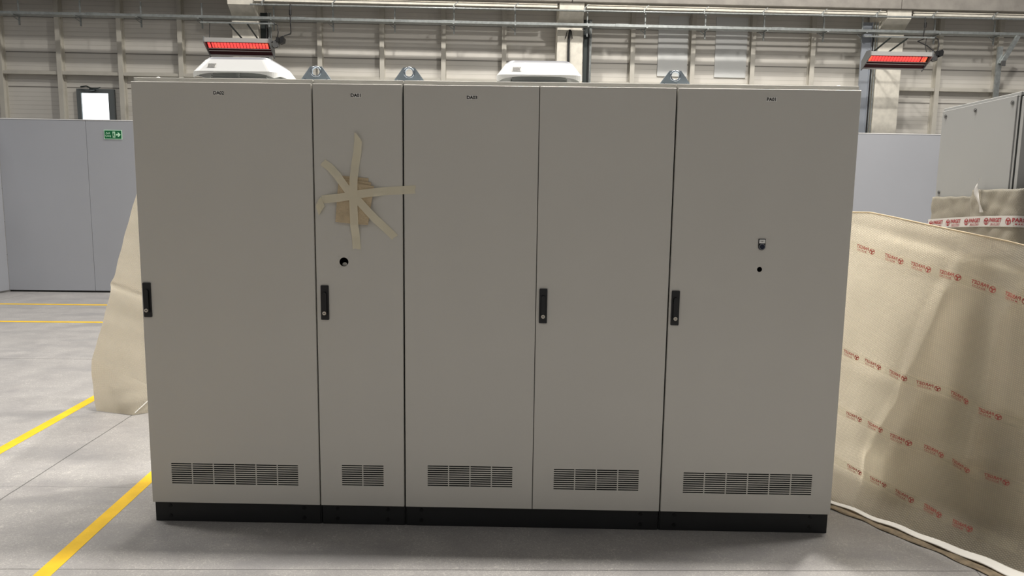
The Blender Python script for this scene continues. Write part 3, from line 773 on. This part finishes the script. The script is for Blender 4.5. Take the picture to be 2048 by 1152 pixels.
sh = MB().grid(lambda a, b: sheet(S0+(S1-S0)*a, .012+(top(S0+(S1-S0)*a)-.012)*b)-O, 150, 110, uvf=lambda a, b: (S0+(S1-S0)*a, top(S0+(S1-S0)*a)*b))
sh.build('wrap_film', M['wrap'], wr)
# further folds of the film behind the front one, each with a slanting free edge
for q, (edge, zt) in enumerate((([(0., .10), (.30, .115), (.44, .153), (.53, .19), (.62, .225), (.72, .25), (1.22, .405), (1.5, .49)], 1.), ([(0., .19), (.30, .22), (.52, .28), (.70, .345), (1.5, .50)], .5), ([(0., .56), (.38, .61), (.72, .67), (.98, .70), (1.3, .70), (1.5, .72)], 1.))):
    def lay(a, b, edge=edge, zt=zt, q=q):
        z = .02+(1.30*zt)*b
        e = interp(z, edge); s = e+(1.15-e)*a**1.3
        zz = min(z, top(s)-.02)
        return sheet(s, zz, -.016*(q+1))-O
    MB().grid(lay, 70, 60, uvf=lambda a, b: (a, b*1.3)).build('inner_fold', M['wrapclear'], wr)
# rolled upper rim
rim = MB().tube([sheet(S0+(S1-S0)*i/90, top(S0+(S1-S0)*i/90))-O for i in range(91)], .003, 8)
rim.build('rolled_rim', M['rimfilm'], wr)
def tape_row(pts, centers, k, wdt, lbl=None):
    t = MB(); pts = [(a-0, z) for a, z in pts]
    s0, s1 = pts[0][0], pts[-1][0]
    t.grid(lambda a, b: sheet(s0+(s1-s0)*a, interp(s0+(s1-s0)*a, pts)+(b-.5)*wdt, .003)-O, 80, 4, 0)
    for c in centers:
        zc = interp(c, pts); sl = (interp(c+.03, pts)-interp(c-.03, pts))/.06
        def fn(x, y): return sheet(c-x*.93+y*.12, zc-x*sl+y*.95, .0045)-O      # seen from the back: mirrored
        logo(t, fn, k, 1)
    t.build('printed_tape', [M['packtape'], M['printfaint']], wr)
tape_row([(-.3, 1.39), (-.006, 1.323), (.133, 1.288), (.297, 1.252), (.437, 1.229), (.57, 1.19), (.693, 1.16), (1.1, 1.08)], [-.01, .14, .275, .415, .55, .69, .83], .0190, .046)
tape_row([(-.3, .83), (.01, .769), (.126, .744), (.26, .718), (.398, .688), (.536, .660), (.65, .64), (1.1, .56)], [-.02, .10, .232, .362, .492, .64], .0175, .044)
tape_row([(-.3, .50), (.034, .458), (.187, .442), (.308, .412), (.445, .386), (.591, .37), (1.1, .30)], [.03, .155, .283, .415, .55, .69], .0175, .044)
tape_row([(-.2, .22), (.055, .187), (.221, .165), (.332, .135), (.5, .105), (.8, .085)], [.06, .19, .315, .445, .58], .0165, .042)
# white foam hem on the floor and the brown card under it
def foot(s, k, z, wob=0.): p = path(s)+ND*(.025+k+wob); return Vector((p.x, p.y, z))-O
hem = MB().grid(lambda a, b: foot(-.12+1.37*a, .055*b*(.25+1.5*a*a+.3*a)+.004*math.sin(a*30), .020-.009*b+.003*math.sin(a*43)), 60, 6)
hm = hem.build('foam_hem', M['hem'], wr); so = hm.modifiers.new('thick', 'SOLIDIFY'); so.thickness = .005
cdk = MB().grid(lambda a, b: foot(-.08+1.33*a, -.02+(.074+.075*a*a+.03*a+.004*math.sin(a*50)+.006*math.sin(a*23))*b*1.05, .0035+.0015*math.sin(a*61+b*2)), 70, 5)
cd = cdk.build('card_strip', M['card'], None, loc=tuple(O)); so = cd.modifiers.new('thick', 'SOLIDIFY'); so.thickness = .003
tag(cd, 'torn brown card strip on the floor under the foot of the tall bubble wrap', 'card strip')

# ------------------------------------------------------------------ the wrapped cabinet
RX, RY, RD = 3.962, .088, .587
rc = tag(empty('electrical_cabinet', (RX, RY, 0)), 'grey cabinet half wrapped in bubble wrap with a bolted bare side panel', 'cabinet')
RW = 1.0
MB().box(.0, RW, .022, RD, .1, 2.04).build('body', M['side'], rc)
bevel(MB().box(.001, RW-.001, .02, RD, 2.0405, 2.062).build('roof_plate', M['side'], rc), .003)
sp = bevel(MB().box(-.006, -.0003, .035, RD-.004, .11, 2.047).build('side_panel', M['side'], rc), .002)
for py_, pz in ((.060, 2.018), (.315, 2.018), (RD-.035, 2.018), (RD-.035, 1.622)):
    MB().tube([(-.0062, py_, pz), (-.010, py_, pz)], .0095, 12).tube([(-.0095, py_, pz), (-.0125, py_, pz)], .006, 6).build('panel_bolt', M['boltsteel'], rc)
dm = MB().box(.004, RW-.004, -.004, .018, .103, 2.04, ch=.002).build('door', M['side'], rc)
MB().box(.002, RW-.002, .016, .0225, .1, 2.045).build('door_seal', M['gasket'], rc)
MB().box(.01, RW-.01, .03, RD-.01, .0, .1).build('plinth', M['plinth'], rc)
roof_fan(rc, .52, .31)
# wrap round it: a low part on the back half of the side, a higher one in front
bw = tag(empty('bubble_wrap_cover', (RX, RY, 0)), 'dull grey bubble wrap bound round the bolted cabinet with white printed tape', 'bubble wrap')
def wrapface(y0, y1, zt, off, name, mtl):
    m = MB()
    def fn(a, b):
        y = y0+(y1-y0)*a; z = .03+(zt-.03)*b
        n = .003*math.sin(37*y+11*z)+.003*math.sin(53*z-19*y)+.004*math.sin(9*z+2)*math.sin(7*y)
        return (-off-abs(n), y, z+.002*math.sin(60*y)*(b > .99))
    m.grid(fn, 40, 120, uvf=lambda a, b: (y0+(y1-y0)*a, (zt)*b))
    o = m.build(name, mtl, bw); s_ = o.modifiers.new('thick', 'SOLIDIFY'); s_.thickness = .004; s_.offset = -1 if False else 0
    return o
wrapface(RD+.003, .22, 1.598, .011, 'low_wrap', M['wrapdull'])
hi = MB()
def fn2(a, b):                                  # from the side round the front corner
    t = a*1.2; z = .03+(1.628-.03)*b
    n = .004*math.sin(41*t+13*z)+.004*math.sin(57*z-23*t)
    zz = z+.0015*math.sin(40*t)*(b > .99)
    if t < .29: return (-.020-abs(n), .26-t, zz)
    k = t-.29
    if k < .05:
        an = k/.05*PI/2; return (-.020+.024*(1-math.cos(an))-abs(n)*.5, -.03-.03*math.sin(an), zz)
    return (.004+k-.05, -.06-abs(n), zz)
hi.grid(fn2, 90, 120, uvf=lambda a, b: (a*1.2, 1.6*b))
o = hi.build('high_wrap', M['wrapdull'], bw); s_ = o.modifiers.new('thick', 'SOLIDIFY'); s_.thickness = .003
tp = MB()
CE = RD+.04
def bandp(t, z):                                # t runs from the back edge to the front and round the corner
    if t < 0: return (-.030-t, RD+.008, z)
    if t < CE: return (-.030, RD+.008-t, z)
    k = t-CE
    if k < .05:
        an = k/.05*PI/2; return (-.030+.030*(1-math.cos(an)), -.032-.040*math.sin(an), z)
    return (k-.05, -.072, z)
bz_ = lambda t: 1.452+.012*math.sin(t*3)+.03*t-.05*max(0, t-CE-.02)
tp.grid(lambda a, b: bandp(-.15+a*1.45, bz_(-.15+a*1.45)+(b-.5)*.05), 110, 3, 0)
for c in (-.055, .085, .23, .375, .52, .665, .82, .97):
    def fnl(x, y, c=c):
        q = bandp(c+x, bz_(c+x)+y); return (q[0]-.0012, q[1]-.0012, q[2])
    logo(tp, fnl, .021, 1)
tp.build('printed_tape', [M['packtapew'], M['print']], bw)
ts = MB()
def fn3(a, b):
    w_ = .052*(.5+.5*math.sin(PI*min(1, b*1.1+.05)))*(.6+.4*math.cos(b*5))
    return (-.036-.012*math.sin(b*PI)-.016*(a-.5)*math.sin(b*8), .175-.02*math.cos(b*4)-(a-.5)*w_, 1.52+.165*b)
ts.grid(fn3, 6, 30)
o = ts.build('tape_scrap', M['packtapew'], None, loc=(RX, RY, 0)); tag(o, 'loose twisted scrap of white tape hanging on the wrapped cabinet side', 'tape')

# ------------------------------------------------------------------ bubble wrap sheet standing beyond DA02
lw = tag(empty('bubble_wrap_sheet', (-1.0, 1.75, 0)), 'creased cream bubble wrap sheet standing on the floor by the DA02 cabinet', 'bubble wrap')
OL = Vector((-1., 1.75, 0))
KL, KR = Vector((-1.37, 1.75, .36)), Vector((-.35, 1.85, .0))
KM = Vector((-.98, 1.75, .19))
def kline(a): return KL.lerp(KM, a/.42) if a < .42 else KM.lerp(Vector((-.30, 1.80, .02)), (a-.42)/.58)
def upper(a, b):
    k0 = kline(a); t0 = Vector((-.955, 1.79, 1.70)).lerp(Vector((-.30, 1.85, 1.70)), a)
    p = k0.lerp(t0, b)
    cre = soft(p.z-(.93-.35*(p.x+1.2)), .03)
    e = min(1, b*6)
    p.y += e*(.010*math.sin(5*p.x+3*p.z)-.024*cre+.003*math.sin(31*p.z+9*p.x)+.03*math.sin(PI*b)*a)
    return p-OL
u = MB().grid(upper, 50, 80, uvf=lambda a, b: (a*.9, b*1.5))
ub = u.build('upright_panel', M['wrapleft'], lw)
FB = [Vector((-1.315, 1.685, .004)), Vector((-1.005, 1.60, .004)), Vector((-.90, 1.69, .004)), Vector((-.35, 1.80, .004))]
def fbot(a): return FB[0].lerp(FB[1], a/.42) if a < .42 else (FB[1].lerp(FB[2], (a-.42)/.1) if a < .52 else FB[2].lerp(FB[3], (a-.52)/.48))
def flap(a, b):
    p = kline(a).lerp(fbot(a), b)
    p.y -= .018*math.sin(PI*b)+.006*math.sin(9*b+23*a)*b*(1-b)*4; p.z += .006*math.sin(17*a+5*b)*b*(1-b)*4
    return p-OL
u = MB().grid(flap, 50, 30, uvf=lambda a, b: (a*.9, b*.4))
u.build('lower_flap', M['wrapleft'], lw)
# doubled layers peeking out under the flap
for k in range(2):
    u = MB().grid(lambda a, b: FB[0].lerp(FB[1], a)+Vector((.012*b+.012*k, .02+.03*b+.016*k, .004+.028*b*(1-a*.4)-.002*k))-OL, 16, 4, uvf=lambda a, b: (a*.3, b*.05))
    u.build('inner_layer', M['wrapleft'], lw)
u = MB().grid(lambda a, b: Vector((-1.0, 1.605, .006)).lerp(Vector((-.86, 1.72, .16)), a)+Vector((.02*b-.01, .01*b, .012*b))-OL, 14, 3, uvf=lambda a, b: (a*.2, b*.02))
u.build('folded_edge', M['hem'], lw)

# ------------------------------------------------------------------ lamps of the hall, daylight, added fill lights
def lamp(x, y, z, sx, sy, p, col=(1., .955, .88), rot=(0, 0, 0)):
    l = bpy.data.lights.new('hall_or_fill_lamp', 'AREA'); l.shape = 'RECTANGLE'; l.size = sx; l.size_y = sy; l.energy = p; l.color = col
    o = bpy.data.objects.new('hall_or_fill_lamp', l); COL.objects.link(o); o.location = (x, y, z); o.rotation_euler = rot
    return o
def disc(x, y, z, p, d=.5, col=(1., .955, .88)):
    o = lamp(x, y, z, d, d, p, col); o.data.shape = 'DISK'
for x, y, p in ((-5.2, 6.4, 120), (.2, 6.5, 700), (5.6, 6.6, 500), (9.6, 6.3, 300), (6.1, 3.25, 960)): disc(x, y, 9., p)  # last pair unseen and added: brighten the wall end, backlight the wrap
for x, p in ((-4.6, 270), (1.8, 500), (6.6, 410)): lamp(x, 1.1, 9., 3.2, .45, p).data.spread = math.radians(118)
lamp(-7., 3.4, 9., 3., .5, 130, (.97, .98, 1.)).data.spread = math.radians(118)  # cool area light standing in for unseen daylight on the left floor
for x in (-3., 5.): lamp(x, -7., 9., 3.2, .35, 118)  # unseen fill added behind the camera to light the cabinet fronts
w = bpy.data.worlds.new('hall_air'); SC.world = w; w.use_nodes = True
bg = w.node_tree.nodes['Background']; bg.inputs[0].default_value = (1., .97, .93, 1); bg.inputs[1].default_value = .24

# ------------------------------------------------------------------ camera
cam = bpy.data.cameras.new('camera'); co = bpy.data.objects.new('camera', cam); COL.objects.link(co)
cam.sensor_width = 36.; cam.lens = 1365./2048*36.; cam.clip_start = .05; cam.clip_end = 100
r, f, u = Vector((.99982924, .01202416, .01403254)), Vector((-.01022452, .99248566, -.12193304)), Vector((-.01539324, .12176875, .99243913))
mw = Matrix(((r.x, u.x, -f.x, 1.72225), (r.y, u.y, -f.y, -3.06469), (r.z, u.z, -f.z, 1.52736), (0, 0, 0, 1)))
co.matrix_world = mw
SC.camera = co
SC.view_settings.view_transform = 'Standard'; SC.view_settings.look = 'None'; SC.view_settings.gamma = 1.; SC.view_settings.use_curve_mapping = False
SC.view_settings.exposure = -.75
